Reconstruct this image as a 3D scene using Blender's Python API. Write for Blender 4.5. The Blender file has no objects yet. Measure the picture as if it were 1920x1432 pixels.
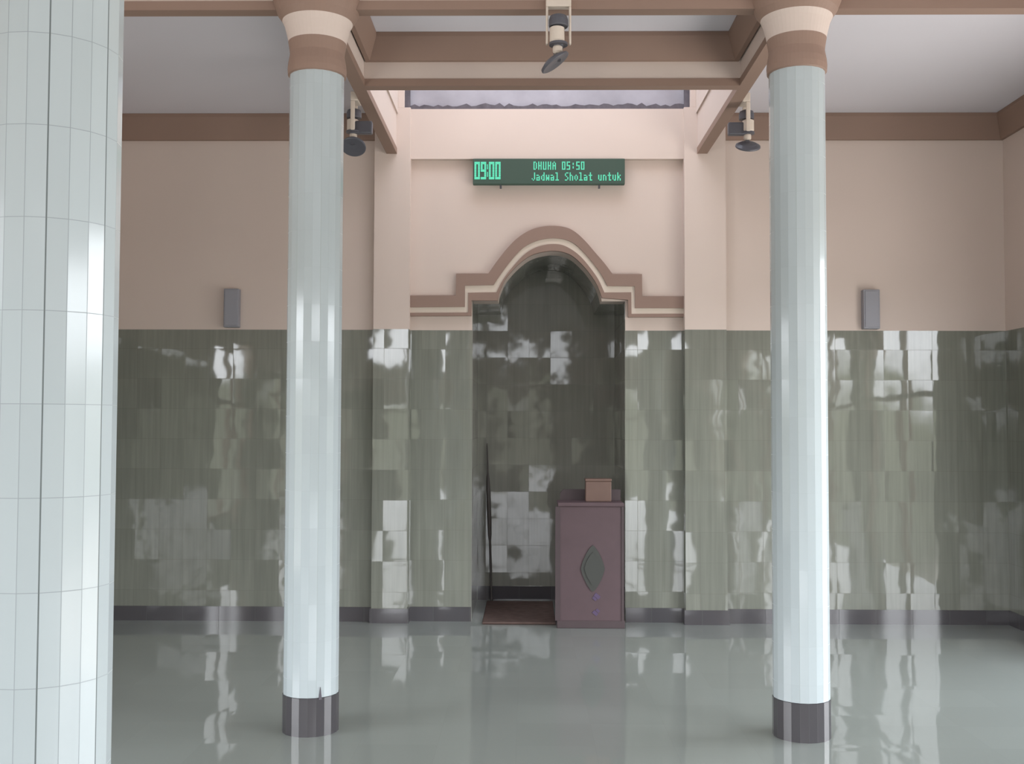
import bpy, bmesh, math, random
from mathutils import Matrix, Vector
random.seed(7)
sc = bpy.context.scene
PI = math.pi
R = math.radians

# ------------------------------------------------------------------ camera
EYE = 1.63
cam = bpy.data.cameras.new('camera')
cam.sensor_width = 36.0
cam.lens = 36.0 * 2000 / 1920
cam.clip_start = 0.05
camo = bpy.data.objects.new('camera', cam)
sc.collection.objects.link(camo)
camo.matrix_world = (Matrix.Translation((0, 0, EYE)) @ Matrix.Rotation(R(0.80), 4, 'Z')
                     @ Matrix.Rotation(R(90 + 2.25), 4, 'X') @ Matrix.Rotation(R(0.17), 4, 'Z'))
sc.camera = camo

# ------------------------------------------------------------------ exposure
sc.view_settings.view_transform = 'Standard'
sc.view_settings.look = 'None'
sc.view_settings.gamma = 1.0
sc.view_settings.use_curve_mapping = False
sc.view_settings.exposure = 0.7
sc.cycles.max_bounces = 8
sc.cycles.diffuse_bounces = 5
sc.cycles.glossy_bounces = 5
sc.cycles.sample_clamp_indirect = 6.0

# ------------------------------------------------------------------ sky (overcast daylight, greenery up to a few degrees)
SKY = 9.0
w = bpy.data.worlds.new('world'); sc.world = w; w.use_nodes = True
nt = w.node_tree; nt.nodes.clear()
out = nt.nodes.new('ShaderNodeOutputWorld'); bg = nt.nodes.new('ShaderNodeBackground')
tc = nt.nodes.new('ShaderNodeTexCoord'); sep = nt.nodes.new('ShaderNodeSeparateXYZ')
mp = nt.nodes.new('ShaderNodeMapRange'); rp = nt.nodes.new('ShaderNodeValToRGB')
mp.inputs['From Min'].default_value = -1; mp.inputs['From Max'].default_value = 1
nt.links.new(tc.outputs['Generated'], sep.inputs[0]); nt.links.new(sep.outputs['Z'], mp.inputs[0])
nz = nt.nodes.new('ShaderNodeTexNoise'); nz.inputs['Scale'].default_value = 9; nz.inputs['Detail'].default_value = 5
ad = nt.nodes.new('ShaderNodeMath'); ad.operation = 'MULTIPLY_ADD'; ad.inputs[1].default_value = 0.07
nt.links.new(tc.outputs['Generated'], nz.inputs['Vector'])
nt.links.new(nz.outputs['Fac'], ad.inputs[0]); nt.links.new(mp.outputs[0], ad.inputs[2])
nt.links.new(ad.outputs[0], rp.inputs[0])
cr = rp.color_ramp
cr.elements[0].position = 0.0; cr.elements[0].color = (0.46, 0.44, 0.42, 1)
cr.elements[1].position = 1.0; cr.elements[1].color = (0.34, 0.37, 0.42, 1)
for p, c in ((0.46, (0.44, 0.42, 0.40, 1)), (0.49, (0.11, 0.115, 0.10, 1)), (0.545, (0.14, 0.15, 0.115, 1)), (0.565, (0.92, 0.95, 1.0, 1)), (0.66, (0.95, 0.97, 1.0, 1)), (0.80, (0.40, 0.43, 0.48, 1))):
    e = cr.elements.new(p); e.color = c
nt.links.new(rp.outputs[0], bg.inputs[0]); bg.inputs[1].default_value = SKY
nt.links.new(bg.outputs[0], out.inputs[0])

def portal(loc, rot, sx, sy):
    l = bpy.data.lights.new('window_portal', 'AREA'); l.shape = 'RECTANGLE'; l.size = sx; l.size_y = sy
    l.cycles.is_portal = True
    o = bpy.data.objects.new('window_portal', l); sc.collection.objects.link(o)
    o.location = loc; o.rotation_euler = rot
    return o

# room extents (metres)
XL, XR, YB, YF = -3.8, 3.955, -6.0, 8.85
ZC = 4.212
COLY = 5.74
LX, RX = -1.149, 1.450
RIGHT_WIN = [(-4.6, -2.8, 0.0, 2.7), (-1.2, 0.8, 0.0, 2.7), (2.2, 4.4, 0.0, 2.9), (5.1, 7.3, 0.0, 2.9)]
LEFT_FILL_WIN = [(-4.4, -2.6, 0.4, 2.7), (-0.8, 1.2, 0.4, 2.7), (3.0, 4.8, 0.4, 2.7)]  # unseen left openings, enlarged to add light from that side
BACK_WIN = [(-3.2, -1.9, 0.0, 2.4), (-0.7, 0.9, 0.0, 2.4), (2.1, 3.4, 0.0, 2.4),
            (-3.2, -1.9, 3.05, 3.85), (-0.7, 0.9, 3.05, 3.85), (2.1, 3.4, 3.05, 3.85)]
SHAFT = (-1.079, 1.399, 7.10, 8.89, 6.0)      # x0 x1 y0 y1 top
for a, b, z0, z1 in RIGHT_WIN:
    portal((XR + 0.16, (a + b) / 2, (z0 + z1) / 2), (0, R(90), 0), z1 - z0, b - a)
for a, b, z0, z1 in LEFT_FILL_WIN:
    portal((XL - 0.16, (a + b) / 2, (z0 + z1) / 2), (0, R(-90), 0), z1 - z0, b - a)
for a, b, z0, z1 in BACK_WIN:
    portal(((a + b) / 2, YB - 0.16, (z0 + z1) / 2), (R(90), 0, 0), b - a, z1 - z0)
portal(((SHAFT[0] + SHAFT[1]) / 2, (SHAFT[2] + SHAFT[3]) / 2, SHAFT[4] - 0.02), (0, 0, 0), SHAFT[1] - SHAFT[0], SHAFT[3] - SHAFT[2])

# ------------------------------------------------------------------ materials
def material(name, col, rough=0.6, spec=0.5, mottled=0.0, mscale=3.0, bump=0.0, emit=None, estr=0.0):
    m = bpy.data.materials.new(name); m.use_nodes = True
    t = m.node_tree; b = t.nodes['Principled BSDF']
    b.inputs['Base Color'].default_value = (*col, 1); b.inputs['Roughness'].default_value = rough
    b.inputs['Specular IOR Level'].default_value = spec
    if emit:
        b.inputs['Emission Color'].default_value = (*emit, 1); b.inputs['Emission Strength'].default_value = estr
    if mottled or bump:
        g = t.nodes.new('ShaderNodeNewGeometry'); n = t.nodes.new('ShaderNodeTexNoise')
        n.inputs['Scale'].default_value = mscale; n.inputs['Detail'].default_value = 6
        t.links.new(g.outputs['Position'], n.inputs['Vector'])
        if mottled:
            mx = t.nodes.new('ShaderNodeMix'); mx.data_type = 'RGBA'
            mx.inputs['A'].default_value = (*[c * (1 - mottled) for c in col], 1)
            mx.inputs['B'].default_value = (*[min(1, c * (1 + mottled)) for c in col], 1)
            t.links.new(n.outputs['Fac'], mx.inputs['Factor']); t.links.new(mx.outputs['Result'], b.inputs['Base Color'])
        if bump:
            bp = t.nodes.new('ShaderNodeBump'); bp.inputs['Strength'].default_value = bump; bp.inputs['Distance'].default_value = 0.01
            t.links.new(n.outputs['Fac'], bp.inputs['Height']); t.links.new(bp.outputs[0], b.inputs['Normal'])
    return m

def math_node(t, op, a, b=None, c=None):
    n = t.nodes.new('ShaderNodeMath'); n.operation = op
    for i, v in enumerate((a, b, c)):
        if v is None: continue
        if isinstance(v, (int, float)): n.inputs[i].default_value = v
        else: t.links.new(v, n.inputs[i])
    return n.outputs[0]

def tile_material(name, col, joint, axes, size, off=(0, 0), jw=0.003, rough=0.08, spec=0.5, vary=0.06, tilt=0.01, local=False, wave=0.0, jmix=1.0, seam=None, wscale=2.5, streak=0.0):
    """glazed tiles: joints, small colour change from tile to tile and each tile laid at a slightly different angle"""
    m = bpy.data.materials.new(name); m.use_nodes = True
    t = m.node_tree; b = t.nodes['Principled BSDF']; L = t.links
    if local:
        co = t.nodes.new('ShaderNodeTexCoord').outputs['Object']
    else:
        co = t.nodes.new('ShaderNodeNewGeometry').outputs['Position']
    sp = t.nodes.new('ShaderNodeSeparateXYZ'); L.new(co, sp.inputs[0])
    def ax(a):
        if a == 'H': return math_node(t, 'ADD', sp.outputs['X'], sp.outputs['Y'])
        if a == 'A': return math_node(t, 'ARCTAN2', sp.outputs['Y'], sp.outputs['X'])
        return sp.outputs[a]
    idx, masks = [], []
    for k in (0, 1):
        v = math_node(t, 'ADD', ax(axes[k]), off[k])
        q = math_node(t, 'DIVIDE', v, size[k])
        fl = math_node(t, 'FLOOR', q)
        fr = math_node(t, 'SUBTRACT', q, fl)
        d = math_node(t, 'MINIMUM', fr, math_node(t, 'SUBTRACT', 1.0, fr))
        w_ = jw / size[k] if axes[k] != 'A' else (jw / 0.15) / size[k]
        masks.append(math_node(t, 'LESS_THAN', d, w_ / 2)); idx.append(fl)
    cmb = t.nodes.new('ShaderNodeCombineXYZ'); L.new(idx[0], cmb.inputs[0]); L.new(idx[1], cmb.inputs[1])
    wn = t.nodes.new('ShaderNodeTexWhiteNoise'); wn.noise_dimensions = '3D'; L.new(cmb.outputs[0], wn.inputs[0])
    jm = math_node(t, 'MAXIMUM', masks[0], masks[1])
    jm = math_node(t, 'MULTIPLY', jm, jmix)
    mx = t.nodes.new('ShaderNodeMix'); mx.data_type = 'RGBA'
    mx.inputs['A'].default_value = (*[c * (1 - vary) for c in col], 1)
    mx.inputs['B'].default_value = (*[c * (1 + vary) for c in col], 1)
    L.new(wn.outputs['Value'], mx.inputs['Factor'])
    body = mx.outputs['Result']
    if streak:                                   # fine upright veining printed in the tile
        mpn = t.nodes.new('ShaderNodeMapping'); mpn.inputs['Scale'].default_value = (38, 38, 1.6); L.new(co, mpn.inputs[0])
        ns = t.nodes.new('ShaderNodeTexNoise'); ns.inputs['Scale'].default_value = 1.0; ns.inputs['Detail'].default_value = 3; L.new(mpn.outputs[0], ns.inputs['Vector'])
        mr = t.nodes.new('ShaderNodeMapRange'); mr.inputs['From Min'].default_value = .3; mr.inputs['From Max'].default_value = .7
        mr.inputs['To Min'].default_value = 1 - streak; mr.inputs['To Max'].default_value = 1 + streak; L.new(ns.outputs['Fac'], mr.inputs[0])
        sc_ = t.nodes.new('ShaderNodeVectorMath'); sc_.operation = 'SCALE'; L.new(body, sc_.inputs[0]); L.new(mr.outputs[0], sc_.inputs['Scale']); body = sc_.outputs[0]
    m2 = t.nodes.new('ShaderNodeMix'); m2.data_type = 'RGBA'
    L.new(jm, m2.inputs['Factor']); L.new(body, m2.inputs['A']); m2.inputs['B'].default_value = (*joint, 1)
    res = m2.outputs['Result']
    if seam:                                     # dark upright seams every seam[0] radians
        q = math_node(t, 'DIVIDE', math_node(t, 'ADD', ax('A'), 20 * PI), seam[0]); fr = math_node(t, 'FRACT', q)
        d = math_node(t, 'MINIMUM', fr, math_node(t, 'SUBTRACT', 1.0, fr))
        sm = math_node(t, 'LESS_THAN', d, seam[1] / 0.15 / seam[0] / 2)
        m3 = t.nodes.new('ShaderNodeMix'); m3.data_type = 'RGBA'
        L.new(sm, m3.inputs['Factor']); L.new(res, m3.inputs['A']); m3.inputs['B'].default_value = (*seam[2], 1); res = m3.outputs['Result']
    L.new(res, b.inputs['Base Color'])
    b.inputs['Specular IOR Level'].default_value = spec
    L.new(math_node(t, 'MULTIPLY_ADD', jm, 0.4, rough), b.inputs['Roughness'])
    # tilt of each tile + slow waviness of the glaze
    g = t.nodes.new('ShaderNodeNewGeometry')
    vs = t.nodes.new('ShaderNodeVectorMath'); vs.operation = 'SUBTRACT'; L.new(wn.outputs['Color'], vs.inputs[0]); vs.inputs[1].default_value = (.5, .5, .5)
    vm = t.nodes.new('ShaderNodeVectorMath'); vm.operation = 'SCALE'; L.new(vs.outputs[0], vm.inputs[0]); vm.inputs['Scale'].default_value = tilt
    va = t.nodes.new('ShaderNodeVectorMath'); va.operation = 'ADD'; L.new(g.outputs['Normal'], va.inputs[0]); L.new(vm.outputs[0], va.inputs[1])
    last = va.outputs[0]
    if wave:
        n = t.nodes.new('ShaderNodeTexNoise'); n.inputs['Scale'].default_value = wscale; n.inputs['Detail'].default_value = 2
        L.new(g.outputs['Position'], n.inputs['Vector'])
        v1 = t.nodes.new('ShaderNodeVectorMath'); v1.operation = 'SUBTRACT'; L.new(n.outputs['Color'], v1.inputs[0]); v1.inputs[1].default_value = (.5, .5, .5)
        v2 = t.nodes.new('ShaderNodeVectorMath'); v2.operation = 'SCALE'; L.new(v1.outputs[0], v2.inputs[0]); v2.inputs['Scale'].default_value = wave
        v3 = t.nodes.new('ShaderNodeVectorMath'); v3.operation = 'ADD'; L.new(last, v3.inputs[0]); L.new(v2.outputs[0], v3.inputs[1]); last = v3.outputs[0]
    nn = t.nodes.new('ShaderNodeVectorMath'); nn.operation = 'NORMALIZE'; L.new(last, nn.inputs[0]); L.new(nn.outputs[0], b.inputs['Normal'])
    return m

M = {}
M['cream'] = material('cream_paint', (0.60, 0.505, 0.45), 0.7, 0.3, 0.05, 1.2)
M['brown'] = material('brown_paint', (0.27, 0.182, 0.142), 0.6, 0.3, 0.06, 2.0)
M['arch_brown'] = material('arch_brown_paint', (0.27, 0.185, 0.15), 0.6, 0.3, 0.05, 2.0)
M['pale_cream'] = material('pale_cream_paint', (0.66, 0.58, 0.50), 0.6, 0.3)
M['ceiling'] = material('ceiling_paint', (0.68, 0.66, 0.70), 0.8, 0.2, 0.04, 0.8)
M['concrete'] = material('bare_concrete', (0.36, 0.35, 0.385), 0.9, 0.2, 0.35, 3.5, 0.4)
M['gap_shade_chip'] = material('dark_gap_shade_and_chip', (0.12, 0.11, 0.125), 0.95, 0.1, 0.5, 14, 0.6)  # shadow of the gap put into the colour; also used for the column chip
M['dado'] = tile_material('green_wall_tile', (0.195, 0.203, 0.172), (0.13, 0.125, 0.10), 'HZ', (0.20, 0.25), (0, 0.0), 0.003, 0.035, 0.45, 0.05, 0.022, wave=0.022, wscale=5, jmix=0.4, streak=0.09)
M['niche'] = tile_material('lightened_niche_tile', (0.23, 0.228, 0.20), (0.17, 0.17, 0.15), 'HZ', (0.20, 0.25), (0, 0.0), 0.003, 0.06, 0.25, 0.05, 0.03, wave=0.05, wscale=6, jmix=0.5, streak=0.07)  # wall tile again, colour lightened because little light reaches the niche
M['floor'] = tile_material('glossy_floor_tile', (0.25, 0.275, 0.255), (0.19, 0.21, 0.195), 'XY', (0.40, 0.40), (0.05, 0.12), 0.002, 0.02, 0.6, 0.025, 0.009, wave=0.004, jmix=0.25)
M['base'] = tile_material('black_base_tile', (0.068, 0.064, 0.069), (0.05, 0.05, 0.05), 'HZ', (0.30, 1.0), (0, 0.3), 0.003, 0.08, 0.6, 0.06, 0.012)
NF = 21
FA = 2 * PI / NF
M['coltile'] = tile_material('pale_column_tile', (0.42, 0.468, 0.482), (0.30, 0.33, 0.345), 'AZ', (FA, 0.197), (0.0, -0.093), 0.0018, 0.12, 0.4, 0.02, 0.02, local=True, jmix=0.4, seam=(3 * FA, 0.0030, (0.36, 0.40, 0.40)))
M['coltile_near'] = tile_material('pale_near_column_tile', (0.42, 0.468, 0.482), (0.21, 0.235, 0.245), 'AZ', (FA, 0.197), (0.0, -0.093), 0.0018, 0.12, 0.4, 0.02, 0.02, local=True, jmix=0.7, seam=(3 * FA, 0.0032, (0.12, 0.14, 0.14)))
M['colbase'] = tile_material('black_column_tile', (0.065, 0.061, 0.066), (0.05, 0.05, 0.05), 'AZ', (FA, 1.0), (0.0, 0.3), 0.001, 0.08, 0.6, 0.05, 0.02, local=True)
M['led_case'] = material('dark_green_led_face', (0.05, 0.065, 0.055), 0.6, 0.2, emit=(0.02, 0.06, 0.04), estr=0.3)
M['led_on'] = material('lit_green_led', (0.05, 0.3, 0.2), 0.5, 0.3, emit=(0.09, 0.50, 0.32), estr=0.75)
M['grey_box'] = material('grey_plastic', (0.27, 0.27, 0.30), 0.5, 0.4)
M['bracket'] = material('cream_metal', (0.62, 0.54, 0.46), 0.45, 0.5)
M['dark_metal'] = material('dark_metal', (0.085, 0.085, 0.10), 0.4, 0.5)
M['burgundy'] = material('burgundy_wood', (0.095, 0.062, 0.068), 0.55, 0.35, 0.12, 9)
M['burgundy_dark'] = material('dark_burgundy_wood', (0.07, 0.05, 0.053), 0.5, 0.35, 0.1, 9)
M['diamond'] = material('dark_green_carving', (0.05, 0.052, 0.046), 0.5, 0.4)
M['purple'] = material('purple_paint', (0.09, 0.06, 0.12), 0.5, 0.4)
M['box_brown'] = material('orange_brown_wood', (0.15, 0.092, 0.072), 0.5, 0.4, 0.1, 12)
M['rug'] = material('dark_red_brown_rug', (0.115, 0.08, 0.07), 0.95, 0.1, 0.35, 16)
M['staff'] = material('dark_wood_staff', (0.07, 0.06, 0.055), 0.5, 0.4)

# ------------------------------------------------------------------ mesh helpers
def add_box(bm, x0, x1, y0, y1, z0, z1, mi=0, mat=None):
    vs = [bm.verts.new((x, y, z)) for z in (z0, z1) for y in (y0, y1) for x in (x0, x1)]
    if mat is not None:
        for v in vs: v.co = mat @ v.co
    for f in ((0, 2, 3, 1), (4, 5, 7, 6), (0, 1, 5, 4), (1, 3, 7, 5), (3, 2, 6, 7), (2, 0, 4, 6)):
        bm.faces.new([vs[i] for i in f]).material_index = mi
    return vs

def add_prism(bm, pts, y0, y1, mi=0):
    """polygon in the XZ plane, thickened from y0 (front) to y1"""
    a = [bm.verts.new((x, y0, z)) for x, z in pts]; b = [bm.verts.new((x, y1, z)) for x, z in pts]
    bm.faces.new(a).material_index = mi; bm.faces.new(b[::-1]).material_index = mi
    n = len(pts)
    for i in range(n):
        bm.faces.new((a[i], b[i], b[(i + 1) % n], a[(i + 1) % n])).material_index = mi

def add_lathe(bm, prof, n=24, c=(0, 0, 0), ph=0.0, cap=True, mis=None, mat=None):
    rings = []
    for r, z in prof:
        ring = [bm.verts.new((c[0] + r * math.cos(ph + 2 * PI * i / n), c[1] + r * math.sin(ph + 2 * PI * i / n), c[2] + z)) for i in range(n)]
        rings.append(ring)
    for k in range(len(rings) - 1):
        for i in range(n):
            f = bm.faces.new((rings[k][i], rings[k][(i + 1) % n], rings[k + 1][(i + 1) % n], rings[k + 1][i]))
            if mis: f.material_index = mis[k]
    if cap:
        bm.faces.new(rings[0][::-1]); bm.faces.new(rings[-1])
    if mat is not None:
        for ring in rings:
            for v in ring: v.co = mat @ v.co

def obj(name, bm, mats, parent=None, smooth=False, bevel=0.0, loc=None):
    bmesh.ops.recalc_face_normals(bm, faces=bm.faces[:])
    me = bpy.data.meshes.new(name); bm.to_mesh(me); bm.free()
    for m in (mats if isinstance(mats, (list, tuple)) else [mats]): me.materials.append(m)
    o = bpy.data.objects.new(name, me); sc.collection.objects.link(o)
    if parent: o.parent = parent
    if loc: o.location = loc
    if smooth:
        for p in me.polygons: p.use_smooth = True
    if bevel:
        md = o.modifiers.new('bevel', 'BEVEL'); md.width = bevel; md.segments = 2; md.limit_method = 'ANGLE'
    return o

def struct(name, bm, mats, **k):
    o = obj(name, bm, mats, **k)
    if not k.get('parent'): o['kind'] = 'structure'
    return o

def tag(o, label, cat, group=None):
    o['label'] = label; o['category'] = cat
    if group: o['group'] = group
    return o

def thing(name, label, cat, loc=(0, 0, 0), rz=0, group=None):
    o = bpy.data.objects.new(name, None); sc.collection.objects.link(o)
    o.empty_display_size = 0.1
    o.location = loc; o.rotation_euler = (0, 0, rz)
    return tag(o, label, cat, group)

# ------------------------------------------------------------------ room shell
DZ = 2.41                                       # top of the green tiles
bm = bmesh.new(); add_box(bm, XL - .2, XR + .2, YB - .2, 10.4, -0.12, 0); struct('floor', bm, M['floor'])

def wall_boxes(bm, lo, hi, wins, along, face, back, ztop=ZC + 0.05):
    """vertical strips between the openings, tiled up to DZ"""
    def put(a, b, z0, z1):
        if b - a < 1e-4 or z1 - z0 < 1e-4: return
        for (p, q, mi) in ((z0, min(z1, DZ), 1), (max(z0, DZ), z1, 0)):
            if q - p > 1e-4:
                f0, f1 = min(face, back), max(face, back)
                if along == 'Y': add_box(bm, f0, f1, a, b, p, q, mi)
                else: add_box(bm, a, b, f0, f1, p, q, mi)
    cuts = sorted({lo, hi, *[v for w_ in wins for v in w_[:2]]})
    for a, b in zip(cuts, cuts[1:]):
        holes = sorted((w_[2], w_[3]) for w_ in wins if w_[0] <= a + 1e-6 and w_[1] >= b - 1e-6)
        z = 0.0
        for h0, h1 in holes:
            put(a, b, z, h0); z = h1
        put(a, b, z, ztop)

bm = bmesh.new(); wall_boxes(bm, YB, YF, RIGHT_WIN, 'Y', XR, XR + .2); struct('wall_right', bm, [M['cream'], M['dado']])
bm = bmesh.new(); wall_boxes(bm, YB, YF, LEFT_FILL_WIN, 'Y', XL, XL - .2); struct('wall_left', bm, [M['cream'], M['dado']])
bm = bmesh.new(); wall_boxes(bm, XL - .2, XR + .2, BACK_WIN, 'X', YB, YB - .2); struct('wall_rear', bm, [M['cream'], M['dado']])

# niche wall: side walls, two shallow piers, centre field set back with the arched opening
P0, P1, P2, P3 = -1.271, -0.974, 1.30, 1.642     # pier edges
YP, YC = 8.78, 8.88                             # pier face, centre face
OX0, OX1 = -0.4575, 0.819                       # opening
SC = 2000 / YC
def px(u, v, D=YC):                             # wall coordinates measured on the elevation of the centre field
    x = 740 + u / 3.31; y = 400 + v / 3.31
    y -= (x - 988) * 0.0066
    return ((x - 988) * D / 2000, EYE + (794 - y) * D / 2000)
arcI = [(640, 515), (664, 450), (690, 400), (750, 330), (820, 272), (880, 245), (940, 233), (980, 230), (1040, 237), (1100, 262), (1160, 315), (1210, 375), (1255, 445), (1285, 525)]
arcM2 = [(630, 487), (670, 410), (730, 330), (800, 255), (860, 215), (920, 195), (980, 188), (1040, 195), (1100, 225), (1155, 270), (1210, 335), (1262, 410), (1300, 492)]
arcM1 = [(612, 442), (660, 370), (720, 290), (790, 215), (860, 175), (920, 158), (980, 152), (1050, 160), (1110, 185), (1170, 240), (1230, 310), (1280, 380), (1318, 452)]
arcO = [(580, 370), (640, 285), (700, 210), (760, 150), (830, 105), (900, 82), (980, 75), (1060, 85), (1120, 115), (1180, 170), (1240, 240), (1300, 310), (1350, 378)]
def smooth_arc(pts, n=4):
    P = [Vector(p) for p in pts]; P = [P[0] * 2 - P[1]] + P + [P[-1] * 2 - P[-2]]; r = []
    for i in range(1, len(P) - 2):
        for k in range(n):
            t = k / n; a, b, c, d = P[i - 1:i + 3]
            r.append(0.5 * ((2 * b) + (-a + c) * t + (2 * a - 5 * b + 4 * c - d) * t * t + (-a + 3 * b - 3 * c + d) * t ** 3))
    r.append(P[-2]); return [(p.x, p.y) for p in r]
arc_open = [px(*p) for p in smooth_arc(arcI)]
zsh = px(540, 538)[1]                            # soffit of the shoulders
arc_open[0] = (arc_open[0][0], zsh); arc_open[-1] = (arc_open[-1][0], zsh)

bm = bmesh.new()
for x0, x1, yf in ((XL - .2, P0, YF), (P0, P1, YP), (P2, P3, YP), (P3, XR + .2, YF)):
    if x0 == P2:
        struct('wall_back_left', bm, [M['cream'], M['dado']]); bm = bmesh.new()
    add_box(bm, x0, x1, yf, YF + .25, 0, DZ, 1); add_box(bm, x0, x1, yf, YF + .25, DZ, ZC + .05, 0)
struct('wall_back_right', bm, [M['cream'], M['dado']])
bm = bmesh.new()
for x0, x1 in ((P1, OX0), (OX1, P2)):
    add_box(bm, x0, x1, YC, YC + .22, 0, DZ, 1)
add_prism(bm, [(P1, DZ), (OX0, DZ), (OX0, zsh)] + arc_open + [(OX1, zsh), (OX1, DZ), (P2, DZ), (P2, ZC + .02), (P1, ZC + .02)], YC, YC + .22, 0)
struct('wall_centre', bm, [M['cream'], M['dado']])

# beam face closing the bay above the niche, level with the piers
bm = bmesh.new(); add_box(bm, P1, P2, 8.825, YC + .01, 3.84, 4.262); struct('trim_1', bm, M['cream'])

# the niche behind the arch: flat back, straight sides, domed head
NB = 9.98
bm = bmesh.new()
add_box(bm, OX0 - .1, OX0, YC + .22, NB, 0, zsh + .6); add_box(bm, OX1, OX1 + .1, YC + .22, NB, 0, zsh + .6)
add_box(bm, OX0 - .1, OX1 + .1, NB, NB + .1, 0, zsh + .6)
add_box(bm, OX0 - .0, OX0 + .004, YC + .002, YC + .22, 0, zsh); add_box(bm, OX1 - .004, OX1, YC + .002, YC + .22, 0, zsh)
add_box(bm, OX0 - .1, OX1 + .1, YC + .22, NB + .1, zsh + .6, zsh + .7)
# barrel vault over the niche following the arch
va = [(x, z) for x, z in arc_open]
poly = [(OX0, zsh)] + va + [(OX1, zsh), (OX1, zsh + .59), (OX0, zsh + .59)]
add_prism(bm, poly, YC + .222, NB - .02)
struct('wall_niche', bm, M['niche'])
bm = bmesh.new()
add_box(bm, OX0 + .004, OX1 - .004, NB - .014, NB, 0, 0.125); struct('baseboard_niche', bm, M['base'])

# ceiling with the light shaft over the bay in front of the niche
sx0, sx1, sy0, sy1, sz = SHAFT
bm = bmesh.new()
add_box(bm, XL - .2, XR + .2, YB - .2, sy0, ZC, ZC + .12)
add_box(bm, XL - .2, sx0 - .02, sy0, YF + .3, ZC, ZC + .12); add_box(bm, sx1 + .02, XR + .2, sy0, YF + .3, ZC, ZC + .12)
struct('ceiling', bm, M['ceiling'])
bm = bmesh.new()
add_box(bm, sx0, sx1, sy1, sy1 + .12, ZC + .02, sz)
struct('wall_shaft', bm, M['concrete'])
bm = bmesh.new()
add_box(bm, sx0 - .12, sx0, sy0 - .12, sy1 + .12, ZC + .122, sz); add_box(bm, sx1, sx1 + .12, sy0 - .12, sy1 + .12, ZC + .122, sz)
add_box(bm, sx0, sx1, sy0 - .12, sy0, ZC + .122, sz)
add_box(bm, sx0 - .018, sx0, sy0, sy1, ZC, ZC + .121); add_box(bm, sx1, sx1 + .018, sy0, sy1, ZC, ZC + .121)
add_box(bm, sx0 + .001, -1.03, YP, sy1 - .001, ZC + .051, sz); add_box(bm, 1.355, sx1 - .001, YP, sy1 - .001, ZC + .051, sz)
struct('wall_shaft_sides', bm, M['cream'])
# ragged dark strip where the plaster stops: gap shadow built as a solid
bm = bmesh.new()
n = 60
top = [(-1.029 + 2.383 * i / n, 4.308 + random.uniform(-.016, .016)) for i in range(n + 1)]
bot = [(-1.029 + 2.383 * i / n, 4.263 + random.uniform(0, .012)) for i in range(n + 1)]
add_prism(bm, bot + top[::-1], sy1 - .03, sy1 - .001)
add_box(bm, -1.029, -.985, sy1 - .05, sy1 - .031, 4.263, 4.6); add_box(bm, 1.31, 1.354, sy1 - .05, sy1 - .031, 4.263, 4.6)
struct('gap_shade_strip', bm, M['gap_shade_chip'])

# ------------------------------------------------------------------ beams: cream body, brown band round the lower edge
ZB = 3.872
def beam(name, x0, x1, y0, y1):
    ex, ey = (0, .006) if x1 - x0 > y1 - y0 else (.006, 0)
    bm = bmesh.new(); add_box(bm, x0 + ex - ey * 1.3, x1 - ex + ey * 1.3, y0 + ey, y1 - ey, ZB + .05, ZC)
    o = struct(name, bm, M['cream'])
    bm = bmesh.new(); add_box(bm, x0, x1, y0, y1, ZB, ZB + .05)
    obj('lower_band', bm, M['brown'], o)
    return o
beam('trim_3', XL, LX - .09, 5.69, 5.78)
beam('trim_4', LX + .09, RX - .09, 5.69, 5.78)
beam('trim_5', RX + .09, XR, 5.69, 5.78)
beam('trim_6', -1.172, -1.085, 5.78, YP)
beam('trim_7', 1.405, 1.49, 5.78, YP)
beam('trim_8', -1.085, 1.405, 7.0, 7.09)

# cornices: sloped brown moulding under the ceiling
def cornice(bm, p, q, nrm, z0=4.035, z1=ZC, d0=.03, d1=.10):
    """runs p->q along a wall whose outward direction is nrm; mitred by d at both ends through e0,e1"""
    p, q, nrm = Vector(p), Vector(q), Vector(nrm)
    t = (q - p).normalized(); prof = [(0, z0), (d0, z0), (d0 + .05, z1 - .03), (d0 + .05, z1 - .001), (0, z1 - .001)]
    A = [bm.verts.new((*(p + nrm * d + t * d * p_m), z)) for d, z in prof for p_m in (E[0],)]
    B = [bm.verts.new((*(q + nrm * d - t * d * E[1]), z)) for d, z in prof]
    bm.faces.new(A); bm.faces.new(B[::-1])
    n = len(prof)
    for i in range(n): bm.faces.new((A[i], B[i], B[(i + 1) % n], A[(i + 1) % n]))
bm = bmesh.new()
E = (1, 1); cornice(bm, (-1.079, 7.006), (1.399, 7.006), (0, -1))
E = (0, 1); cornice(bm, (-1.079, 5.78), (-1.079, 7.006), (1, 0)); cornice(bm, (1.399, 5.78), (1.399, 7.006), (-1, 0))
struct('trim_9', bm, M['brown'])
bm = bmesh.new(); E = (1, 0); cornice(bm, (XL, YF), (-1.168, YF), (0, -1), 4.0); E = (0, 1); cornice(bm, (XL, YB), (XL, YF), (1, 0), 4.0)
struct('trim_10', bm, M['brown'])
bm = bmesh.new(); E = (0, 1); cornice(bm, (1.486, YF), (XR, YF), (0, -1), 4.0); E = (0, 1); cornice(bm, (XR, YB), (XR, YF), (-1, 0), 4.0)
struct('trim_11', bm, M['brown'])

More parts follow.
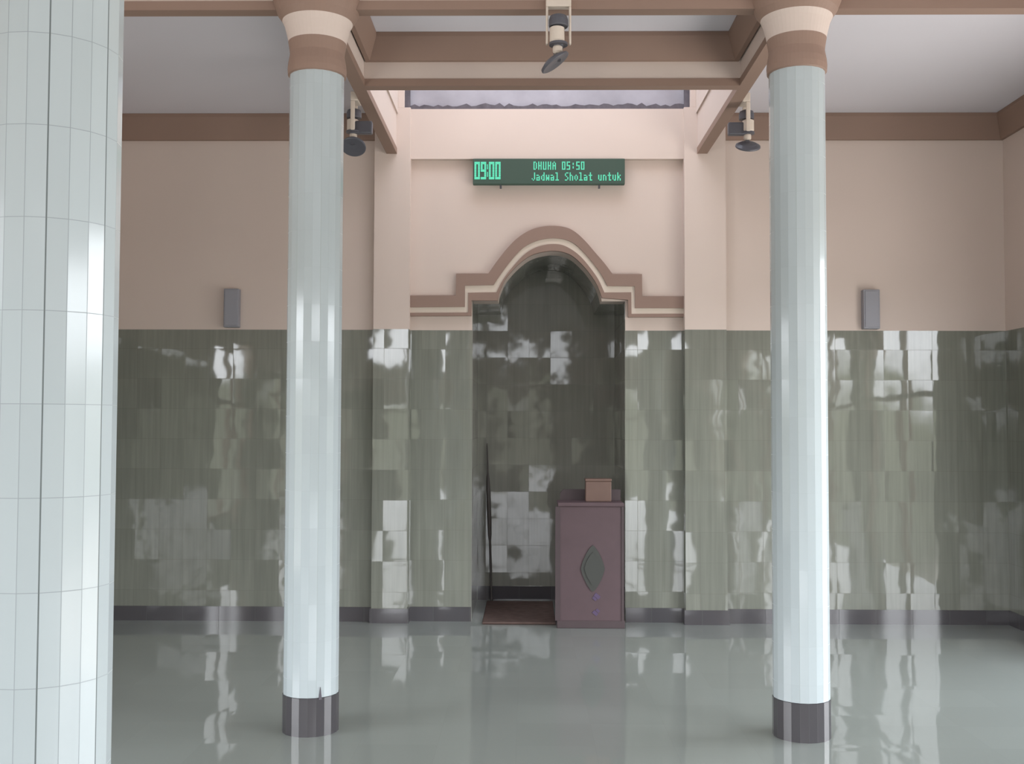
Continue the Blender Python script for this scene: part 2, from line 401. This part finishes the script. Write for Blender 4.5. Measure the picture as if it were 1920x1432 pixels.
# baseboards
def baseboard(name, boxes):
    bm = bmesh.new()
    for b in boxes: add_box(bm, *b, 0, .118)
    struct(name, bm, M['base'])
T = .012
baseboard('baseboard_back', [(XL, P0 - T, YF - T, YF), (P0 - T, P1 + T, YP - T, YP), (P0 - T, P0, YP, YF), (P1, P1 + T, YP, YC), (P1 + T, OX0, YC - T, YC), (OX1, P2 - T, YC - T, YC),
                             (P2 - T, P2, YP, YC), (P2 - T, P3 + T, YP - T, YP), (P3, P3 + T, YP, YF), (P3 + T, XR, YF - T, YF)])
def base_along(name, x0, x1, wins):
    ys = [YB] + [v for w_ in sorted(wins) if w_[2] < .1 for v in w_[:2]] + [YF - T]
    baseboard(name, [(x0, x1, ys[i], ys[i + 1]) for i in range(0, len(ys), 2)])
base_along('baseboard_right', XR - T, XR, RIGHT_WIN)
base_along('baseboard_left', XL, XL + T, [])

# door and window frames of the openings behind and beside the camera; the unseen left ones are enlarged to add light
def frame(name, kind, a, b, z0, z1, at, along):
    bm = bmesh.new(); t = .05; d = .06
    def bx(p, q, r, s):
        if along == 'Y': add_box(bm, at - d / 2, at + d / 2, p, q, r, s)
        else: add_box(bm, p, q, at - d / 2, at + d / 2, r, s)
    bx(a, a + t, z0, z1); bx(b - t, b, z0, z1); bx(a + t, b - t, z1 - t, z1)
    if z0 > .1: bx(a + t, b - t, z0, z0 + t)
    m = (a + b) / 2; bx(m - .02, m + .02, z0 + (t if z0 > .1 else 0), z1 - t)
    if z1 - z0 > 1.2: bx(a + t, m - .02, z0 + 2.0 * (z1 - z0) / 3, z0 + 2.0 * (z1 - z0) / 3 + .05); bx(m + .02, b - t, z0 + 2.0 * (z1 - z0) / 3, z0 + 2.0 * (z1 - z0) / 3 + .05)
    struct(name, bm, M['arch_brown'])
nw = nd = 0
for wins, at, al in ((RIGHT_WIN, XR + .1, 'Y'), (LEFT_FILL_WIN, XL - .1, 'Y'), (BACK_WIN, YB - .1, 'X')):
    for a, b, z0, z1 in wins:
        if z0 < .1: nd += 1; frame(f'door_{nd}', 'door', a, b, z0, z1, at, al)
        else: nw += 1; frame(f'window_{nw}', 'window', a, b, z0, z1, at, al)

# ------------------------------------------------------------------ arch moulding round the niche
arch = thing('arch_moulding', 'brown and cream stepped moulding tracing the arched niche opening', 'moulding', (0.18, YC, 0))
def band(name, outer, inner, y0, y1, mat, label=None):
    pts = [px(*p) for p in outer] + [px(*p) for p in inner][::-1]
    bm = bmesh.new(); add_prism(bm, [(x - .18, z) for x, z in pts], y0 - YC, y1 - YC)
    o = obj(name, bm, mat, arch)
    if label: o['label'] = label
O_ = [(88, 505), (380, 505), (380, 370)] + smooth_arc(arcO) + [(1532, 379), (1534, 517), (1797, 519)]
M1_ = [(88, 578), (435, 577), (435, 445)] + smooth_arc(arcM1) + [(1487, 455), (1489, 590), (1797, 592)]
M2_ = [(88, 612), (455, 612), (455, 489)] + smooth_arc(arcM2) + [(1466, 492), (1467, 626), (1797, 626)]
I_ = [(88, 632), (476, 632), (476, 538)] + [(u, v) for u, v in smooth_arc(arcI)] + [(1446, 538), (1446, 646), (1797, 646)]
I_[3] = (I_[3][0], 538); 
band('outer_band', O_, M1_, YC - .045, YC - .001, M['arch_brown'], 'wide brown outer band')
band('middle_band', M1_, M2_, YC - .030, YC - .001, M['pale_cream'], 'narrow cream middle band')
band('inner_band', M2_, I_, YC - .040, YC - .001, M['arch_brown'], 'thin brown inner band')

# ------------------------------------------------------------------ columns
def column(x, y, ph, label, mat=None):
    t = thing('round_column', label, 'column', (x, y, 0), ph, 'round tiled columns')
    n = NF; rr = .147
    bm = bmesh.new(); add_lathe(bm, [(rr, .2), (rr, 3.53)], n, ph=0.0); o = obj('shaft', bm, mat or M['coltile'], t)
    bm = bmesh.new(); add_lathe(bm, [(rr + .003, 0), (rr + .003, .198), (rr - .01, .2)], n, ph=0.0)
    b = obj('base', bm, M['colbase'], t); b['label'] = 'black tiled foot'
    bm = bmesh.new()
    add_lathe(bm, [(.148, 3.515), (.157, 3.52), (.159, 3.55), (.156, 3.585), (.149, 3.62), (.147, 3.635), (.150, 3.66), (.155, 3.69), (.157, 3.70), (.12, 3.70)], 48)
    c = obj('collar', bm, M['brown'], t, smooth=False); c['label'] = 'brown waisted collar'
    bm = bmesh.new()
    add_lathe(bm, [(.12, 3.695), (.156, 3.70), (.163, 3.735), (.176, 3.785), (.190, 3.815), (.12, 3.815)], 48)
    c = obj('capital', bm, M['cream'], t, smooth=False); c['label'] = 'flared cream capital'
    bm = bmesh.new()
    add_lathe(bm, [(.12, 3.815), (.190, 3.815), (.20, 3.83), (.215, 3.85), (.235, 3.90), (.25, 3.97), (.27, 4.06), (.29, ZC - .002)], 48)
    c = obj('cornice_ring', bm, M['brown'], t, smooth=False); c['label'] = 'brown flared ring under the ceiling'
    return t
lc = column(LX, COLY, R(-90 + 22), 'pale blue tiled round column with black foot, left of the arched niche')
bm = bmesh.new(); add_prism(bm, [(-.008, .19), (.010, .19), (.006, .215), (.001, .255), (-.003, .225)], -.151, -.140)
for v in bm.verts: v.co = Matrix.Rotation(R(8) + R(90), 4, 'Z') @ v.co
ch = obj('chipped_tile', bm, M['gap_shade_chip'], lc); ch['label'] = 'dark chip at the bottom edge of the pale tiles'
column(RX, COLY - .04, R(-90 - 17), 'pale blue tiled round column with black foot, right of the arched niche')
column(-1.068, 2.36, R(-90 + 21), 'large near pale tiled column at the left edge, foot out of view', M['coltile_near'])

# ------------------------------------------------------------------ prayer-time display
led = thing('led_display', 'dark green electronic prayer time display with lit green text above the arch', 'display', (0.178, YC - .09, 3.728))
W_, H_ = 1.262, .213
bm = bmesh.new(); add_box(bm, -W_ / 2, W_ / 2, 0, .06, -H_ / 2, H_ / 2); obj('case', bm, M['led_case'], led, bevel=.004)
for s in (-.42, .42):
    bm = bmesh.new(); add_box(bm, s - .02, s + .02, .06, .089, -.05, .05); obj('wall_bracket', bm, M['dark_metal'], led)
for s in (-.40, .42):
    bm = bmesh.new(); add_box(bm, s - .008, s + .008, .03, .05, -H_ / 2 - .03, -H_ / 2); obj('mounting_lug', bm, M['dark_metal'], led)
F = {'D': '110 101 101 101 101 101 110', 'H': '101 101 101 111 101 101 101', 'U': '101 101 101 101 101 101 111', 'A': '010 101 101 111 101 101 101',
     '0': '111 101 101 101 101 101 111', '5': '111 100 100 111 001 001 111', '9': '111 101 101 111 001 001 111', ':': '000 010 010 000 010 010 000', ' ': '000 000 000 000 000 000 000',
     'J': '001 001 001 001 001 101 010', 'a': '000 000 110 001 111 101 111', 'd': '001 001 011 101 101 101 011', 'w': '000 000 101 101 111 111 101', 'l': '110 010 010 010 010 010 111',
     'S': '011 100 100 010 001 001 110', 'h': '100 100 110 101 101 101 101', 'o': '000 000 010 101 101 101 010', 't': '010 010 111 010 010 010 011', 'u': '000 000 101 101 101 101 011',
     'n': '000 000 110 101 101 101 101', 'k': '100 100 101 110 110 101 101'}
PITCH = W_ / 128
def led_text(name, s, c0, r0, sx=1, sz=1, adv=4):
    bm = bmesh.new()
    for i, ch in enumerate(s):
        for r, row in enumerate(F[ch].split()):
            for c, v in enumerate(row):
                if v == '1':
                    for a in range(sx):
                        for b in range(sz):
                            x = -W_ / 2 + (c0 + i * adv * sx * .92 + c * sx + a + .5) * PITCH if sx > 1 else -W_ / 2 + (c0 + i * adv + c + .5) * PITCH
                            z = H_ / 2 - (r0 + r * sz + b + .5) * PITCH
                            e = PITCH * .42
                            add_box(bm, x - e, x + e, -.003, 0.001, z - e, z + e)
    return obj(name, bm, M['led_on'], led)
def led_digits(s, c0, r0):
    bm = bmesh.new(); x_ = c0
    for ch in s:
        rows = F[ch].split()
        for r, row in enumerate(rows):
            for c, v in enumerate(row):
                if v == '1':
                    for b in range(2):
                        for a in range(2 if ch != ':' else 1):
                            xx = -W_ / 2 + (x_ + (c * 1.5 if ch != ':' else c - 1) + a * .75 + .5) * PITCH; z = H_ / 2 - (r0 + r * 2.15 + b * 1.05 + .5) * PITCH
                            e = PITCH * .40
                            add_box(bm, xx - e, xx + e, -.003, .001, z - e, z + e)
        x_ += 5.3 if ch != ':' else 1.6
    o = obj('clock_digits', bm, M['led_on'], led); o['label'] = 'tall lit clock digits reading 09:00'
led_digits('09:00', 1.2, 2.8)
for word, c0, r0 in (('DHUHA', 51, 2.6), ('05:50', 75, 2.6), ('Jadwal', 49.5, 11.8), ('Sholat', 77.5, 11.8), ('untuk', 105.5, 11.8)):
    led_text('lit_word', word, c0, r0)['label'] = 'lit green word ' + word

# ------------------------------------------------------------------ small grey boxes on the side walls
def wall_box(x, z0, z1, wd, label):
    t = thing('wall_box', label, 'wall box', (x, YF, z0), 0, 'grey wall boxes')
    h = z1 - z0
    bm = bmesh.new(); add_box(bm, -wd / 2, wd / 2, -.07, 0, 0, h); obj('case', bm, M['grey_box'], t, bevel=.006)
    bm = bmesh.new(); add_box(bm, -wd / 2 + .012, wd / 2 - .012, -.076, -.0695, .015, h - .015); obj('cover', bm, M['grey_box'], t, bevel=.002)
wall_box(-2.455, 2.425, 2.745, .125, 'upright grey box on the cream wall left of the columns, just above the green tiles')
wall_box(2.835, 2.42, 2.745, .135, 'upright grey box on the cream wall at the far right, just above the green tiles')

# ------------------------------------------------------------------ bracket lamps under the beams
def bracket_lamp(loc, rz, label):
    t = thing('bracket_spotlight', label, 'spotlight', loc, rz, 'bracket spotlights on the beams')
    # local frame: -Y is away from the beam face, origin at beam face lower edge
    bm = bmesh.new()
    add_box(bm, -.068, .068, -.055, -.001, -.005, .06)
    add_box(bm, -.068, -.055, -.055, -.025, -.21, -.005); add_box(bm, .055, .068, -.055, -.025, -.21, -.005)
    obj('bracket', bm, M['bracket'], t, bevel=.006)
    bm = bmesh.new()
    add_lathe(bm, [(.02, 0), (.046, -.012), (.052, -.03), (.052, -.062), (.05, -.068)], 24, c=(0, -.04, -.045))
    h = obj('socket', bm, M['dark_metal'], t)
    bm = bmesh.new(); add_lathe(bm, [(.03, 0), (.04, -.006), (.040, -.075), (.034, -.086)], 24, c=(-.008, -.05, -.118))
    h = obj('housing', bm, M['bracket'], t, smooth=False); h['label'] = 'ivory round housing'
    bm = bmesh.new(); add_lathe(bm, [(.05, 0), (.05, -.012)], 24, c=(0, -.045, -.203)); obj('ring', bm, M['dark_metal'], t)
    bm = bmesh.new(); add_lathe(bm, [(.016, 0), (.026, -.01), (.026, -.035), (.018, -.045)], 20, c=(-.005, -.045, -.214)); obj('swivel', bm, M['bracket'], t)
    bm = bmesh.new()
    mt = Matrix.Translation((-.02, -.045, -.305)) @ Matrix.Rotation(R(-35), 4, 'Y')
    add_lathe(bm, [(.02, .022), (.06, .018), (.085, .004), (.087, -.006), (.08, -.010), (.02, -.004)], 32, mat=mt)
    o = obj('lamp_head', bm, M['dark_metal'], t)
    bm = bmesh.new(); add_box(bm, -.026, .026, -.065, .09, -.225, -.135); obj('driver_box', bm, M['dark_metal'], t, bevel=.01)
    bm = bmesh.new(); add_box(bm, -.012, .012, -.057, -.033, -.30, -.258); obj('stem', bm, M['dark_metal'], t)
    return t
bracket_lamp((.165, 5.69, ZB), 0, 'cream arched bracket spotlight hanging at the middle of the front beam')
bracket_lamp((-1.172, 7.36, ZB), R(-90), 'dark-headed bracket spotlight on the beam beside the left column')
bracket_lamp((1.49, 7.40, ZB), R(90), 'dark-headed bracket spotlight on the beam beside the right column')

# ------------------------------------------------------------------ lectern in front of the niche
lx0, lx1, ly0, ly1 = .245, .788, 8.60, 8.92
cx = (lx0 + lx1) / 2; hw = (lx1 - lx0) / 2
lec = thing('lectern', 'dark burgundy lectern with a green diamond on its front, standing in the niche mouth', 'lectern', (cx, (ly0 + ly1) / 2, 0))
dy = (ly1 - ly0) / 2
bm = bmesh.new(); add_box(bm, -hw + .01, hw - .01, -dy + .01, dy - .01, .05, .97); obj('body', bm, M['burgundy'], lec, bevel=.006)
bm = bmesh.new(); add_box(bm, -hw, hw, -dy, dy, 0, .06); obj('plinth', bm, M['burgundy_dark'], lec, bevel=.004)
bm = bmesh.new(); add_box(bm, -hw + .005, hw - .005, -dy - .005, dy, .968, 1.0); obj('top_board', bm, M['burgundy'], lec, bevel=.006)
bm = bmesh.new(); add_prism(bm, [(-hw + .03, .995), (hw - .01, .995), (hw - .01, 1.09), (-hw + .06, 1.09), (-hw + .035, 1.06)], dy - .04, dy - .01); obj('back_rail', bm, M['burgundy_dark'], lec)
for sx in (-1, 1):
    bm = bmesh.new(); add_box(bm, sx * (hw - .006) - .02, sx * (hw - .006) + .02 - (.0 if sx < 0 else .02), -dy + .002, -dy + .012, .06, .968)
    obj('side_stile', bm, M['burgundy_dark'], lec)
dxm = .015
bm = bmesh.new()
def dia(s, y0, y1):
    pts = []
    for i in range(32):
        a = 2 * PI * i / 32; c, s_ = math.cos(a), math.sin(a)
        pts.append((dxm + s * .095 * math.copysign(abs(c) ** 1.5, c), .475 + s * .185 * math.copysign(abs(s_) ** 1.5, s_)))
    add_prism(bm, pts, y0, y1)
dia(1, -dy + .001, -dy + .011); dia(.7, -dy - .006, -dy + .001)
o = obj('diamond_ornament', bm, M['diamond'], lec); o['label'] = 'dark green diamond carving'
for (u, v, s) in ((.05, .255, .025), (.03, .235, .018), (.035, .12, .022), (.055, .14, .016)):
    bm = bmesh.new(); add_box(bm, -s, s, -.003, .003, -s * .6, s * .6, mat=Matrix.Translation((u, -dy + .008, v)) @ Matrix.Rotation(R(40), 4, 'Y'))
    o = obj('painted_flourish', bm, M['purple'], lec); o['label'] = 'small purple mark below the diamond'

# wooden box on the lectern
bk = thing('wooden_box', 'orange-brown wooden box standing on top of the burgundy lectern', 'box', (.585, 8.78, 1.0))
bm = bmesh.new(); add_box(bm, -.105, .105, -.06, .06, 0, .165); obj('body', bm, M['box_brown'], bk, bevel=.006)
bm = bmesh.new(); add_box(bm, -.108, .108, -.063, .063, .165, .185); obj('lid', bm, M['box_brown'], bk, bevel=.004)

# rug
rug = thing('prayer_rug', 'dark red-brown prayer rug on the floor of the niche, left of the lectern', 'rug', (-.06, 9.28, 0))
bm = bmesh.new(); add_box(bm, -.30, .30, -.53, .52, 0.0, .018); obj('pile', bm, M['rug'], rug, bevel=.006)
bm = bmesh.new()
for i in range(60):
    x = -.295 + i * .01
    add_box(bm, x, x + .004, -.552, -.53, .001, .006); add_box(bm, x, x + .004, .52, .542, .001, .006)
f = obj('fringe', bm, M['rug'], rug); f['kind'] = 'stuff'

# staff leaning at the back of the niche
bm = bmesh.new()
p0, p1 = Vector((-.32, 9.88, 0.0)), Vector((-.37, 9.955, 1.45))
d = p1 - p0; mt = Matrix.Translation(p0) @ d.to_track_quat('Z', 'Y').to_matrix().to_4x4(); L_ = d.length
add_lathe(bm, [(.012, 0), (.014, .02), (.010, .04), (.010, .55), (.016, .60), (.019, .75), (.019, 1.0), (.014, 1.12), (.008, 1.18), (.006, L_ - .03), (.003, L_)], 14, mat=mt)
st = obj('staff', bm, M['staff'], smooth=False)
tag(st, 'thin dark upright staff leaning at the left back of the niche', 'staff')
